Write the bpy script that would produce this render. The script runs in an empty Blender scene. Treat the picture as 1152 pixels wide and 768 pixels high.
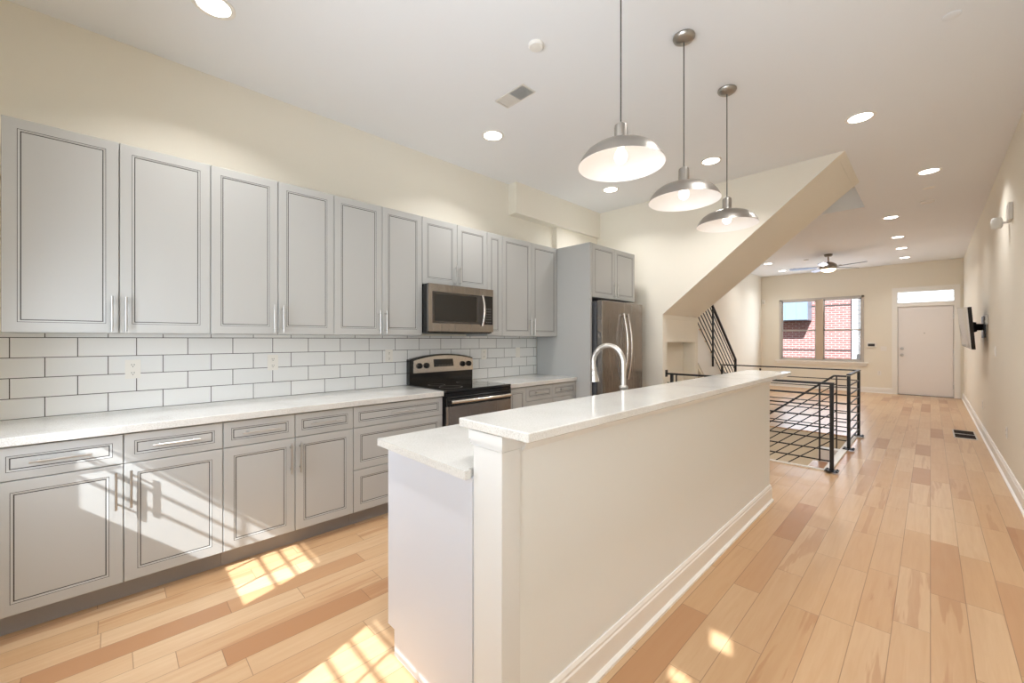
import bpy, math, random
from mathutils import Vector, Matrix
random.seed(7)
PI = math.pi
C = bpy.context.scene.collection
SC = bpy.context.scene

# ---------------------------------------------------------------- camera, world, sun, exposure
EXPOSURE = 0.43
SUN_STRENGTH = 9.0
DAY_BACK = 30.0        # skylight through the rear windows plus the added rear fill (W)
DAY_FRONT = 22.0
DOWNLIGHT_W = 7.0
PENDANT_W = 0.2
FAN_W = 4.0
WARM = (1.0, 0.98, 0.97)
COOL = (0.80, 0.89, 1.0)

cam_d = bpy.data.cameras.new('camera')
cam = bpy.data.objects.new('camera', cam_d); C.objects.link(cam)
cam.location = (0, 0, 1.352)
cam.rotation_euler = (PI/2, 0, math.radians(45.66))
cam_d.sensor_width = 36.0
cam_d.lens = 460.0/1152*36
cam_d.shift_y = -2.43/1152
cam_d.clip_start = 0.05
cam_d.clip_end = 200
SC.camera = cam

SC.view_settings.view_transform = 'Standard'
SC.view_settings.look = 'None'
SC.view_settings.gamma = 1.0
SC.view_settings.use_curve_mapping = False
SC.view_settings.exposure = EXPOSURE
SC.cycles.max_bounces = 10
SC.cycles.diffuse_bounces = 6
SC.cycles.glossy_bounces = 4
SC.cycles.sample_clamp_indirect = 4.0
SC.cycles.caustics_reflective = False
SC.cycles.caustics_refractive = False
SC.cycles.use_denoising = True

world = bpy.data.worlds.new('world'); SC.world = world
world.use_nodes = True
wn = world.node_tree.nodes; wl = world.node_tree.links
sky = wn.new('ShaderNodeTexSky')
try:
    sky.sky_type = 'NISHITA'; sky.sun_disc = False
    sky.sun_elevation = math.radians(40); sky.sun_rotation = math.radians(199)
except Exception:
    pass
wl.new(sky.outputs[0], wn['Background'].inputs[0])
wn['Background'].inputs[1].default_value = 0.16

def light(kind, name, loc, rot=(0,0,0), energy=10, color=(1,1,1), **kw):
    d = bpy.data.lights.new(name, kind); d.energy = energy; d.color = color
    for k, v in kw.items(): setattr(d, k, v)
    o = bpy.data.objects.new(name, d); C.objects.link(o)
    o.location = loc; o.rotation_euler = rot
    return o
sun_dir = Vector((-0.34, 1.0, -0.9)).normalized()
sun = light('SUN', 'sun', (0,-6,8), energy=SUN_STRENGTH, color=(0.95,0.98,1.0), angle=math.radians(0.6))
sun.rotation_euler = sun_dir.to_track_quat('-Z', 'Y').to_euler()
# skylight arriving through the rear and the front windows, plus one added fill lamp
light('AREA', 'daylight_rear_window', (-2.37,-0.57,1.3), (math.radians(84),0,math.radians(4)), DAY_BACK*.36, COOL, shape='RECTANGLE', size=.66, size_y=.8, spread=math.radians(150))
light('AREA', 'daylight_rear_window', (-1.03,-0.57,1.9), (math.radians(120),0,0), DAY_BACK*.5, COOL, shape='RECTANGLE', size=.62, size_y=0.9, spread=math.radians(130))
light('AREA', 'rear_fill', (0.0,-0.57,1.6), (math.radians(110),0,0), DAY_BACK*0.6, COOL, shape='RECTANGLE', size=0.8, size_y=1.4, spread=math.radians(140))  # fill lamp added to lift the island, stands before solid wall
light('AREA', 'daylight_front_window', (-2.12,13.72,1.62), (math.radians(-100),0,0), DAY_FRONT, COOL, shape='RECTANGLE', size=1.7, size_y=1.6)

# ---------------------------------------------------------------- helpers
def lin(c):
    return tuple((x/255/12.92 if x/255 <= .04045 else ((x/255+.055)/1.055)**2.4) for x in c)
def mat(name, rgb, rough=.5, metal=0.0, coat=0.0, emit=None, estr=0, bump=None, spec=None):
    m = bpy.data.materials.new(name); m.use_nodes = True
    nt = m.node_tree; b = nt.nodes['Principled BSDF']
    b.inputs['Base Color'].default_value = (*lin(rgb), 1)
    b.inputs['Roughness'].default_value = rough
    b.inputs['Metallic'].default_value = metal
    b.inputs['Coat Weight'].default_value = coat
    if spec is not None: b.inputs['Specular IOR Level'].default_value = spec
    if emit:
        b.inputs['Emission Color'].default_value = (*lin(emit), 1)
        b.inputs['Emission Strength'].default_value = estr
    # every material carries a subtle procedural variation
    tc = nt.nodes.new('ShaderNodeTexCoord'); n = nt.nodes.new('ShaderNodeTexNoise')
    mp = nt.nodes.new('ShaderNodeMapping')
    sc, st, amp = bump if bump else ((8,8,8), .02, .03)
    mp.inputs['Scale'].default_value = sc
    nt.links.new(tc.outputs['Object'], mp.inputs[0]); nt.links.new(mp.outputs[0], n.inputs['Vector'])
    n.inputs['Scale'].default_value = 1.0; n.inputs['Detail'].default_value = 3
    mr = nt.nodes.new('ShaderNodeMapRange')
    mr.inputs['To Min'].default_value = max(0, rough-amp); mr.inputs['To Max'].default_value = min(1, rough+amp)
    nt.links.new(n.outputs['Fac'], mr.inputs['Value']); nt.links.new(mr.outputs[0], b.inputs['Roughness'])
    if st > 0.03:
        bp = nt.nodes.new('ShaderNodeBump'); bp.inputs['Strength'].default_value = st; bp.inputs['Distance'].default_value = .002
        nt.links.new(n.outputs['Fac'], bp.inputs['Height']); nt.links.new(bp.outputs[0], b.inputs['Normal'])
    return m

M = {}
M['wall'] = mat('wall_paint', (235,230,217), .85)
M['ceiling'] = mat('ceiling_paint', (236,238,240), .9)
M['white'] = mat('white_trim_paint', (240,238,233), .45)
M['islandwall'] = mat('island_wall_paint', (230,232,230), .7)
M['island'] = mat('island_white_paint', (222,223,221), .5)
M['islandend'] = mat('island_end_panel_paint', (210,214,222), .45)
M['cab'] = mat('grey_cabinet_paint', (181,182,180), .42)
M['cabin'] = mat('cabinet_toe_kick_paint', (150,149,150), .5)
M['glaze'] = mat('dark_glaze_line', (58,54,52), .6)
M['plaingrey'] = mat('plain_grey', (120,118,117), .7)  # plain grey for burner rings, buttons, display marks and conduit
M['nickel'] = mat('brushed_nickel', (200,199,197), .30, 1.0)
M['shade'] = mat('brushed_shade_metal', (168,163,156), .33, 1.0, bump=((2,2,160),.12,.08))
M['steel'] = mat('stainless_steel', (158,152,147), .26, 1.0, bump=((3,160,3),.05,.05))
M['steelh'] = mat('stainless_steel_handle', (215,208,200), .25, 1.0)
M['black'] = mat('black_enamel', (8,8,9), .15, 0, .1)
M['blackglass'] = mat('black_glass', (8,8,9), .05, 0, .6)
M['smoke'] = mat('smoked_glass_window', (58,52,48), .12, 0, .5)
M['rail'] = mat('black_rail_paint', (24,23,24), .45)
M['bulb'] = mat('lit_bulb', (255,250,240), .3, emit=(255,246,232), estr=1.6)
M['disc'] = mat('lit_led_disc', (255,252,245), .4, emit=(255,248,238), estr=7)
M['shadein'] = mat('white_enamel', (244,240,236), .4)
M['plastic'] = mat('white_plastic', (236,233,226), .4)
M['slot'] = mat('dark_slot', (70,68,66), .6)
M['cord'] = mat('grey_cord', (70,68,64), .6)
M['faucet'] = mat('faucet_nickel', (198,194,188), .30, 1.0)
M['door'] = mat('door_white_paint', (236,232,230), .45)
M['winframe'] = mat('window_vinyl_grey', (196,190,184), .5)
M['mullion'] = mat('window_mullion_tan', (196,178,158), .6)
M['fanblade'] = mat('fan_blade_silver', (84,92,108), .3, .7)
M['fanmetal'] = mat('fan_motor_metal', (150,140,128), .28, 1.0)
M['tvscreen'] = mat('television_screen', (26,26,28), .12, 0, .8)
M['fridgeside'] = mat('refrigerator_dark_side', (92,94,98), .45, .3)
M['ventdark'] = mat('vent_dark_metal', (40,30,26), .8, spec=.1)
M['ventwhite'] = mat('vent_white_metal', (214,211,204), .5)
M['basement'] = mat('basement_wall_paint', (208,198,180), .85)
M['siding'] = mat('white_siding', (225,232,236), .6)
M['bay'] = mat('blue_grey_metal_cladding', (142,164,180), .35, .3)
M['asphalt'] = mat('street_asphalt', (90,90,92), .9)
M['sidewall'] = mat('neighbour_stone', (120,116,112), .9)

def nodes(m): return m.node_tree.nodes, m.node_tree.links, m.node_tree.nodes['Principled BSDF']
def mth(N, L, op, a, b=None, c=None):
    n = N.new('ShaderNodeMath'); n.operation = op
    for i, v in enumerate((a, b, c)):
        if v is None: continue
        if isinstance(v, (int, float)): n.inputs[i].default_value = v
        else: L.new(v, n.inputs[i])
    return n.outputs[0]
def ramp(N, L, fac, stops):
    r = N.new('ShaderNodeValToRGB'); L.new(fac, r.inputs[0])
    e = r.color_ramp.elements
    while len(e) < len(stops): e.new(.5)
    for el, (p, c) in zip(e, stops): el.position = p; el.color = (*lin(c), 1)
    return r.outputs[0]
def mixc(N, L, f, a, b):
    m = N.new('ShaderNodeMix'); m.data_type = 'RGBA'
    if isinstance(f, (int, float)): m.inputs[0].default_value = f
    else: L.new(f, m.inputs[0])
    for i, v in ((6, a), (7, b)):
        if isinstance(v, tuple): m.inputs[i].default_value = (*lin(v), 1)
        else: L.new(v, m.inputs[i])
    return m.outputs[2]

def floor_material():
    m = mat('maple_plank_floor', (206,165,122), .3, coat=.15)
    N, L, B = nodes(m)
    tc = N.new('ShaderNodeTexCoord'); s = N.new('ShaderNodeSeparateXYZ'); L.new(tc.outputs['Object'], s.inputs[0])
    X, Yc = s.outputs[0], s.outputs[1]
    w = .127
    col = mth(N, L, 'DIVIDE', X, w); ci = mth(N, L, 'FLOOR', col); cf = mth(N, L, 'FRACT', col)
    wn1 = N.new('ShaderNodeTexWhiteNoise'); wn1.noise_dimensions = '1D'; L.new(ci, wn1.inputs['W'])
    ln = mth(N, L, 'MULTIPLY_ADD', wn1.outputs['Value'], .35, .62)
    wn2 = N.new('ShaderNodeTexWhiteNoise'); wn2.noise_dimensions = '1D'; L.new(mth(N, L, 'ADD', ci, 41.3), wn2.inputs['W'])
    off = mth(N, L, 'MULTIPLY', wn2.outputs['Value'], 3.0)
    rw = mth(N, L, 'DIVIDE', mth(N, L, 'ADD', Yc, off), ln)
    ri = mth(N, L, 'FLOOR', rw); rf = mth(N, L, 'FRACT', rw)
    cv = N.new('ShaderNodeCombineXYZ'); L.new(ci, cv.inputs[0]); L.new(ri, cv.inputs[1])
    wn3 = N.new('ShaderNodeTexWhiteNoise'); wn3.noise_dimensions = '2D'; L.new(cv.outputs[0], wn3.inputs['Vector'])
    rnd = wn3.outputs['Value']
    s3 = N.new('ShaderNodeSeparateColor'); L.new(wn3.outputs['Color'], s3.inputs[0])
    base = ramp(N, L, rnd, [(0,(209,179,143)),(.3,(202,168,130)),(.55,(196,158,118)),(.8,(204,172,135)),(.93,(184,141,102)),(1,(168,121,84))])
    # grain
    g = N.new('ShaderNodeCombineXYZ')
    L.new(mth(N, L, 'MULTIPLY', X, 26), g.inputs[0]); L.new(mth(N, L, 'MULTIPLY', Yc, 1.6), g.inputs[1]); L.new(mth(N, L, 'MULTIPLY', rnd, 37), g.inputs[2])
    n1 = N.new('ShaderNodeTexNoise'); n1.inputs['Scale'].default_value = 1.6; n1.inputs['Detail'].default_value = 6; n1.inputs['Distortion'].default_value = .6
    L.new(g.outputs[0], n1.inputs['Vector'])
    gm = mth(N, L, 'MULTIPLY', mth(N, L, 'SUBTRACT', n1.outputs['Fac'], .35), .8)
    gm = mth(N, L, 'MAXIMUM', gm, 0)
    c1 = mixc(N, L, gm, base, (176,128,88))
    # heartwood patches on some planks
    h = N.new('ShaderNodeCombineXYZ')
    L.new(mth(N, L, 'MULTIPLY', X, 14), h.inputs[0]); L.new(mth(N, L, 'MULTIPLY', Yc, .9), h.inputs[1]); L.new(mth(N, L, 'MULTIPLY', rnd, 91), h.inputs[2])
    n2 = N.new('ShaderNodeTexNoise'); n2.inputs['Scale'].default_value = 1.0; n2.inputs['Detail'].default_value = 4; n2.inputs['Distortion'].default_value = .5
    L.new(h.outputs[0], n2.inputs['Vector'])
    hm = N.new('ShaderNodeMapRange'); hm.inputs['From Min'].default_value = .56; hm.inputs['From Max'].default_value = .60
    L.new(n2.outputs['Fac'], hm.inputs['Value'])
    sel = mth(N, L, 'GREATER_THAN', s3.outputs[1], .66)
    hf = mth(N, L, 'MULTIPLY', mth(N, L, 'MULTIPLY', hm.outputs[0], sel), .36)
    c2 = mixc(N, L, hf, c1, (160,104,64))
    # knots
    vo = N.new('ShaderNodeTexVoronoi'); vo.inputs['Scale'].default_value = 1.35; L.new(tc.outputs['Object'], vo.inputs['Vector'])
    kn = N.new('ShaderNodeMapRange'); kn.inputs['From Min'].default_value = .014; kn.inputs['From Max'].default_value = .030; kn.inputs['To Min'].default_value = .8; kn.inputs['To Max'].default_value = 0
    L.new(vo.outputs['Distance'], kn.inputs['Value'])
    c3 = mixc(N, L, kn.outputs[0], c2, (92,58,34))
    # joints
    ex = mth(N, L, 'MULTIPLY', mth(N, L, 'MINIMUM', cf, mth(N, L, 'SUBTRACT', 1, cf)), w)
    ey = mth(N, L, 'MULTIPLY', mth(N, L, 'MINIMUM', rf, mth(N, L, 'SUBTRACT', 1, rf)), ln)
    e = mth(N, L, 'MINIMUM', ex, ey)
    jm = N.new('ShaderNodeMapRange'); jm.inputs['From Min'].default_value = .0006; jm.inputs['From Max'].default_value = .0020; jm.inputs['To Min'].default_value = .62; jm.inputs['To Max'].default_value = 0
    L.new(e, jm.inputs['Value'])
    c4 = mixc(N, L, jm.outputs[0], c3, (96,62,38))
    L.new(c4, B.inputs['Base Color'])
    # hand-scraped relief
    wv = N.new('ShaderNodeTexWave'); wv.wave_type = 'BANDS'; wv.bands_direction = 'Y'; wv.inputs['Scale'].default_value = 1.2; wv.inputs['Distortion'].default_value = 3.0
    wv.inputs['Detail'].default_value = 2
    L.new(h.outputs[0], wv.inputs['Vector'])
    hh = mth(N, L, 'ADD', mth(N, L, 'MULTIPLY', wv.outputs['Fac'], .6), mth(N, L, 'MULTIPLY', jm.outputs[0], -1.5))
    hh = mth(N, L, 'ADD', hh, mth(N, L, 'MULTIPLY', rnd, .4))
    bp = N.new('ShaderNodeBump'); bp.inputs['Strength'].default_value = .22; bp.inputs['Distance'].default_value = .003
    L.new(hh, bp.inputs['Height']); L.new(bp.outputs[0], B.inputs['Normal']); L.new(bp.outputs[0], B.inputs['Coat Normal'])
    B.inputs['Coat Roughness'].default_value = .22
    return m
M['floor'] = floor_material()

def masonry(name, c1, c2, mortar, bw, rh, ms, axis, y0=0, z0=0, rough=.2, bump=.4, coat=0, var=.5):
    m = mat(name, c1, rough, coat=coat)
    N, L, B = nodes(m)
    tc = N.new('ShaderNodeTexCoord'); s = N.new('ShaderNodeSeparateXYZ'); L.new(tc.outputs['Object'], s.inputs[0])
    v = N.new('ShaderNodeCombineXYZ')
    L.new(mth(N, L, 'SUBTRACT', s.outputs[axis], y0), v.inputs[0]); L.new(mth(N, L, 'SUBTRACT', s.outputs[2], z0), v.inputs[1])
    b = N.new('ShaderNodeTexBrick'); L.new(v.outputs[0], b.inputs['Vector'])
    b.offset = .5; b.offset_frequency = 2
    b.inputs['Scale'].default_value = 1; b.inputs['Brick Width'].default_value = bw; b.inputs['Row Height'].default_value = rh
    b.inputs['Mortar Size'].default_value = ms; b.inputs['Mortar Smooth'].default_value = .1; b.inputs['Bias'].default_value = 0
    b.inputs['Color1'].default_value = (*lin(c1), 1); b.inputs['Color2'].default_value = (*lin(c2), 1); b.inputs['Mortar'].default_value = (*lin(mortar), 1)
    L.new(b.outputs['Color'], B.inputs['Base Color'])
    bp = N.new('ShaderNodeBump'); bp.invert = True; bp.inputs['Strength'].default_value = bump; bp.inputs['Distance'].default_value = .003
    L.new(b.outputs['Fac'], bp.inputs['Height']); L.new(bp.outputs[0], B.inputs['Normal'])
    return m
M['tile'] = masonry('white_subway_tile', (238,238,236), (232,233,232), (84,80,79), .255, .112, .0022, 1, -.146, .914, .12)
M['brick'] = masonry('red_brick', (158,108,103), (144,97,93), (182,166,162), .21, .075, .010, 0, 0, 0, .9, .3)

def quartz():
    m = mat('white_quartz', (226,225,221), .12)
    N, L, B = nodes(m)
    tc = N.new('ShaderNodeTexCoord'); n = N.new('ShaderNodeTexNoise'); n.inputs['Scale'].default_value = 260; n.inputs['Detail'].default_value = 2
    L.new(tc.outputs['Object'], n.inputs['Vector'])
    n2 = N.new('ShaderNodeTexNoise'); n2.inputs['Scale'].default_value = 3; n2.inputs['Detail'].default_value = 5; L.new(tc.outputs['Object'], n2.inputs['Vector'])
    f = mth(N, L, 'ADD', mth(N, L, 'MULTIPLY', n.outputs['Fac'], .6), mth(N, L, 'MULTIPLY', n2.outputs['Fac'], .4))
    L.new(ramp(N, L, f, [(.35,(196,194,188)),(.5,(216,215,210)),(.7,(228,227,224))]), B.inputs['Base Color'])
    return m
M['quartz'] = quartz()
def glass_mat():
    m = bpy.data.materials.new('window_glass'); m.use_nodes = True
    nt = m.node_tree; nt.nodes.clear()
    o = nt.nodes.new('ShaderNodeOutputMaterial'); t = nt.nodes.new('ShaderNodeBsdfTransparent'); g = nt.nodes.new('ShaderNodeBsdfGlossy')
    g.inputs['Roughness'].default_value = .02
    fr = nt.nodes.new('ShaderNodeFresnel'); fr.inputs[0].default_value = 1.2
    mx = nt.nodes.new('ShaderNodeMixShader'); nt.links.new(fr.outputs[0], mx.inputs[0]); nt.links.new(t.outputs[0], mx.inputs[1]); nt.links.new(g.outputs[0], mx.inputs[2])
    nt.links.new(mx.outputs[0], o.inputs[0]); return m
M['glass'] = glass_mat()

class MB:
    def __init__(s): s.v = []; s.f = []; s.mi = []; s.sm = []
    def face(s, idx, mi=0, sm=False): s.f.append(tuple(idx)); s.mi.append(mi); s.sm.append(sm)
    def hexa(s, P, mi=0):
        b = len(s.v); s.v += [tuple(p) for p in P]
        for q in ((3,2,1,0),(4,5,6,7),(0,1,5,4),(1,2,6,5),(2,3,7,6),(3,0,4,7)): s.face([b+i for i in q], mi)
        return s
    def box(s, x0, x1, y0, y1, z0, z1, mi=0, bev=0):
        if x0 > x1: x0, x1 = x1, x0
        if y0 > y1: y0, y1 = y1, y0
        if z0 > z1: z0, z1 = z1, z0
        if not bev:
            return s.hexa([(x0,y0,z0),(x1,y0,z0),(x1,y1,z0),(x0,y1,z0),(x0,y0,z1),(x1,y0,z1),(x1,y1,z1),(x0,y1,z1)], mi)
        # chamfered box: three nested shells of corner points
        b = len(s.v); e = bev; X = (x0,x1); Y = (y0,y1); Z = (z0,z1)
        idx = {}
        for i in (0,1):
            for j in (0,1):
                for k in (0,1):
                    sx, sy, sz = (1-2*i)*e, (1-2*j)*e, (1-2*k)*e
                    for a, p in (('x',(X[i],Y[j]+sy,Z[k]+sz)),('y',(X[i]+sx,Y[j],Z[k]+sz)),('z',(X[i]+sx,Y[j]+sy,Z[k]))):
                        idx[(i,j,k,a)] = len(s.v); s.v.append(p)
        g = lambda i,j,k,a: idx[(i,j,k,a)]
        s.face([g(0,0,0,'x'),g(0,0,1,'x'),g(0,1,1,'x'),g(0,1,0,'x')],mi); s.face([g(1,0,0,'x'),g(1,1,0,'x'),g(1,1,1,'x'),g(1,0,1,'x')],mi)
        s.face([g(0,0,0,'y'),g(1,0,0,'y'),g(1,0,1,'y'),g(0,0,1,'y')],mi); s.face([g(0,1,0,'y'),g(0,1,1,'y'),g(1,1,1,'y'),g(1,1,0,'y')],mi)
        s.face([g(0,0,0,'z'),g(0,1,0,'z'),g(1,1,0,'z'),g(1,0,0,'z')],mi); s.face([g(0,0,1,'z'),g(1,0,1,'z'),g(1,1,1,'z'),g(0,1,1,'z')],mi)
        for i in (0,1):
            for j in (0,1): s.face([g(i,j,0,'x'),g(i,j,1,'x'),g(i,j,1,'y'),g(i,j,0,'y')],mi)
            for k in (0,1): s.face([g(i,0,k,'x'),g(i,1,k,'x'),g(i,1,k,'z'),g(i,0,k,'z')],mi)
        for j in (0,1):
            for k in (0,1): s.face([g(0,j,k,'y'),g(1,j,k,'y'),g(1,j,k,'z'),g(0,j,k,'z')],mi)
        for i in (0,1):
            for j in (0,1):
                for k in (0,1): s.face([g(i,j,k,'x'),g(i,j,k,'y'),g(i,j,k,'z')],mi)
        return s
    def bar(s, p, q, w, h, mi=0):
        p, q = Vector(p), Vector(q); d = (q-p).normalized()
        up = Vector((0,0,1)) if abs(d.z) < .95 else Vector((1,0,0))
        r = d.cross(up).normalized(); u = r.cross(d).normalized()
        P = [a + r*sx*w/2 + u*sz*h/2 for a in (p, q) for sx, sz in ((-1,-1),(1,-1),(1,1),(-1,1))]
        return s.hexa([P[0],P[1],P[2],P[3],P[4],P[5],P[6],P[7]], mi)
    def tube(s, pts, r, n=12, mi=0, cap=True):
        pts = [Vector(p) for p in pts]; R = r if isinstance(r, (list,tuple)) else [r]*len(pts)
        b = len(s.v); prev = None
        for i, p in enumerate(pts):
            d = (pts[min(i+1,len(pts)-1)]-pts[max(i-1,0)]).normalized()
            if prev is None:
                a = Vector((0,0,1)) if abs(d.z) < .9 else Vector((1,0,0)); prev = d.cross(a).normalized()
            prev = (prev - d*prev.dot(d)).normalized(); o = d.cross(prev)
            for k in range(n):
                t = 2*PI*k/n; s.v.append(tuple(p+(prev*math.cos(t)+o*math.sin(t))*R[i]))
        for i in range(len(pts)-1):
            for k in range(n):
                s.face([b+i*n+k, b+i*n+(k+1)%n, b+(i+1)*n+(k+1)%n, b+(i+1)*n+k], mi, True)
        if cap:
            s.face([b+k for k in range(n)][::-1], mi); s.face([b+(len(pts)-1)*n+k for k in range(n)], mi)
        return s
    def lathe(s, prof, c, n=32, mi=0, axis=(0,0,1), sm=True):
        """prof: (radius, height) pairs about an axis through c"""
        ax = Vector(axis).normalized(); a = Vector((1,0,0)) if abs(ax.x) < .9 else Vector((0,1,0))
        e1 = ax.cross(a).normalized(); e2 = ax.cross(e1); c = Vector(c); b = len(s.v)
        for r, h in prof:
            for k in range(n):
                t = 2*PI*k/n; s.v.append(tuple(c+ax*h+(e1*math.cos(t)+e2*math.sin(t))*max(r,1e-4)))
        for i in range(len(prof)-1):
            m_ = mi[i] if isinstance(mi, (list,tuple)) else mi
            for k in range(n):
                s.face([b+i*n+k, b+i*n+(k+1)%n, b+(i+1)*n+(k+1)%n, b+(i+1)*n+k], m_, sm)
        return s
    def prism(s, poly, a, b_, axis='y', mi=0):
        """polygon in the plane across `axis`, extruded a..b"""
        mk = {'y': lambda p, t: (p[0], t, p[1]), 'x': lambda p, t: (t, p[0], p[1]), 'z': lambda p, t: (p[0], p[1], t)}[axis]
        b = len(s.v); n = len(poly)
        s.v += [mk(p, a) for p in poly] + [mk(p, b_) for p in poly]
        s.face(range(b, b+n), mi); s.face(list(range(b+n, b+2*n))[::-1], mi)
        for i in range(n): s.face([b+i, b+(i+1)%n, b+n+(i+1)%n, b+n+i], mi)
        return s
    def build(s, name, mats, parent=None, loc=None):
        me = bpy.data.meshes.new(name)
        off = Vector(loc) if loc else Vector((0,0,0))
        me.from_pydata([tuple(Vector(v)-off) for v in s.v], [], s.f)
        if not isinstance(mats, (list,tuple)): mats = [mats]
        for m in mats: me.materials.append(m)
        for p, mi, sm in zip(me.polygons, s.mi, s.sm): p.material_index = mi; p.use_smooth = sm
        import bmesh
        bm = bmesh.new(); bm.from_mesh(me); bmesh.ops.recalc_face_normals(bm, faces=bm.faces); bm.to_mesh(me); bm.free()
        if any(s.sm):
            try: me.set_sharp_from_angle(angle=math.radians(38))
            except Exception: pass
        o = bpy.data.objects.new(name, me); C.objects.link(o)
        if parent:
            o.parent = parent; o.location = off - (parent_world(parent))
        else: o.location = off
        return o
def parent_world(p):
    w = Vector((0,0,0))
    while p: w += p.location; p = p.parent
    return w
def tag(o, label, cat, group=None, kind=None):
    o['label'] = label; o['category'] = cat
    if group: o['group'] = group
    if kind: o['kind'] = kind
    return o
def thing(name, label, cat, loc=(0,0,0), group=None):
    o = bpy.data.objects.new(name, None); C.objects.link(o); o.location = loc; o.empty_display_size = .1
    return tag(o, label, cat, group)
def struct(name, mb, m, label=None, parent=None):
    o = mb.build(name, m, parent)
    if parent is None:
        o['kind'] = 'structure'
        if label: o['label'] = label; o['category'] = name.split('_')[0]
    return o
def copy_tree(o, parent=None):
    c = o.copy(); C.objects.link(c); c.parent = parent
    for ch in [x for x in bpy.data.objects if x.parent == o]: copy_tree(ch, c)
    return c

# ---------------------------------------------------------------- room dimensions
XL, XR, YB, YF, H = -3.514, 0.524, -0.62, 13.81, 3.197
YK = 5.12                       # wall beside the refrigerator
HX0, HX1, HY0, HY1 = -2.435, -0.76, 5.27, 7.36      # stairwell opening in the floor
SX0, SZ0, SX1 = -2.435, 1.677, -0.585               # soffit of the upper flight

f = MB()
for r in ((XL-.1, XR+.1, YB-.1, HY0), (XL-.1, HX0, HY0, HY1), (HX1, XR+.1, HY0, HY1), (XL-.1, XR+.1, HY1, YF+.1)):
    f.box(r[0], r[1], r[2], r[3], -.26, 0)
struct('floor', f, M['floor'], 'pale maple plank floor running the length of the house')

c = MB(); OX1, OY0, OY1 = -.64, 5.25, 7.50
for r in ((XL-.1, XR+.1, YB-.1, OY0), (OX1, XR+.1, OY0, OY1), (XL-.1, XR+.1, OY1, YF+.1)):
    c.box(r[0], r[1], r[2], r[3], H, H+.30)
struct('ceiling', c, M['ceiling'], 'white ceiling with rows of recessed lights')
u = MB()                        # walls of the opening that climbs to the floor above
u.box(XL, OX1+.1, OY0-.1, OY0, H+.3, 5.6).box(XL, OX1+.1, OY1, OY1+.1, H+.3, 5.6).box(OX1, OX1+.1, OY0, OY1, H+.3, 5.6)
struct('wall_upstairs', u, M['wall'], 'cream walls of the stair opening above the ceiling')
struct('ceiling_upstairs', MB().box(XL-.1, OX1+.1, OY0-.1, OY1+.1, 5.6, 5.7), M['ceiling'], 'ceiling over the stair opening')

struct('wall_left', MB().box(XL-.15, XL, YB-.15, YF+.15, -2.9, 5.7), M['wall'], 'cream left wall behind the grey cabinets')
struct('wall_right', MB().box(XR, XR+.15, YB-.15, YF+.15, -.26, H+.3), M['wall'], 'long cream right wall')
# front wall with window and door openings
WX0, WX1, WZ0, WZ1 = -3.056, -1.192, .765, 2.485
DX0, DX1, DZ1 = -.60, .412, 2.545
w = MB()
w.box(XL, WX0, YF, YF+.15, -.26, H).box(WX0, WX1, YF, YF+.15, -.26, WZ0).box(WX0, WX1, YF, YF+.15, WZ1, H)
w.box(WX1, DX0, YF, YF+.15, -.26, H).box(DX0, DX1, YF, YF+.15, DZ1, H).box(DX1, XR, YF, YF+.15, -.26, H)
struct('wall_front', w, M['wall'], 'cream front wall with window and white entry door')
# rear wall: two sunlit windows and two holes added to cast sun spots: lites
B1, B2 = (-2.716, -2.026), (-1.356, -.70)
BZ0, BZ1 = .99, 2.35
w = MB()
w.box(XL, B1[0], YB-.12, YB, -.26, H).box(B1[1], B2[0], YB-.12, YB, -.26, H)
for b in (B1, B2): w.box(b[0], b[1], YB-.12, YB, -.26, BZ0).box(b[0], b[1], YB-.12, YB, BZ1, H)
w.box(B2[1], -.45, YB-.12, YB, -.26, H)
spot_holes = ((.02, .14, 1.99, 2.15), (.175, .30, 2.26, 2.46))
w.box(-.45, spot_holes[0][0], YB-.12, YB, -.26, H).box(spot_holes[0][0], spot_holes[0][1], YB-.12, YB, -.26, spot_holes[0][2]).box(spot_holes[0][0], spot_holes[0][1], YB-.12, YB, spot_holes[0][3], H)
w.box(spot_holes[0][1], spot_holes[1][0], YB-.12, YB, -.26, H).box(spot_holes[1][0], spot_holes[1][1], YB-.12, YB, -.26, spot_holes[1][2]).box(spot_holes[1][0], spot_holes[1][1], YB-.12, YB, spot_holes[1][3], H)
w.box(spot_holes[1][1], XR, YB-.12, YB, -.26, H)
struct('wall_back', w, M['wall'], 'rear wall behind the kitchen')
for i, b in enumerate((B1, B2)):
    fr = MB(); ya, yb = YB-.07, YB-.03
    fr.box(b[0], b[1], ya, yb, BZ1-.04, BZ1).box(b[0], b[0]+.012, ya, yb, BZ0, BZ1).box(b[1]-.012, b[1], ya, yb, BZ0, BZ1)
    for k in (1, 2): xx = b[0]+(b[1]-b[0])*k/3+.02; fr.box(xx-.006, xx+.006, YB-.056, YB-.044, BZ0, BZ1)
    for y0 in (.645, .76, .873, .97): z = .9*(y0-YB); fr.box(b[0], b[1], YB-.056, YB-.044, z+.045-.006, z+.045+.006)
    o = struct('window_%d' % (i+2), fr, M['white'], 'rear window with white muntins')
    struct('pane', MB().box(b[0], b[1], YB-.052, YB-.050, BZ0, BZ1), M['glass'], parent=o)
struct('trim_balcony', MB().box(XL-.2, -.15, -2.02, YB-.121, 2.62, 2.78), M['white'], 'unseen slab added over the rear windows to block high sun')  # unseen slab, added to crop the sun entering the rear windows

# wall beside the refrigerator, cut on the slope of the stair soffit
w = MB()
w.prism([(XL,0),(SX0,0),(SX0,SZ0),(SX1,H),(XL,H)], YK, YK+.12)
struct('wall_kitchen', w, M['wall'], 'cream wall beside the refrigerator with a sloped lower edge')
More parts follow.
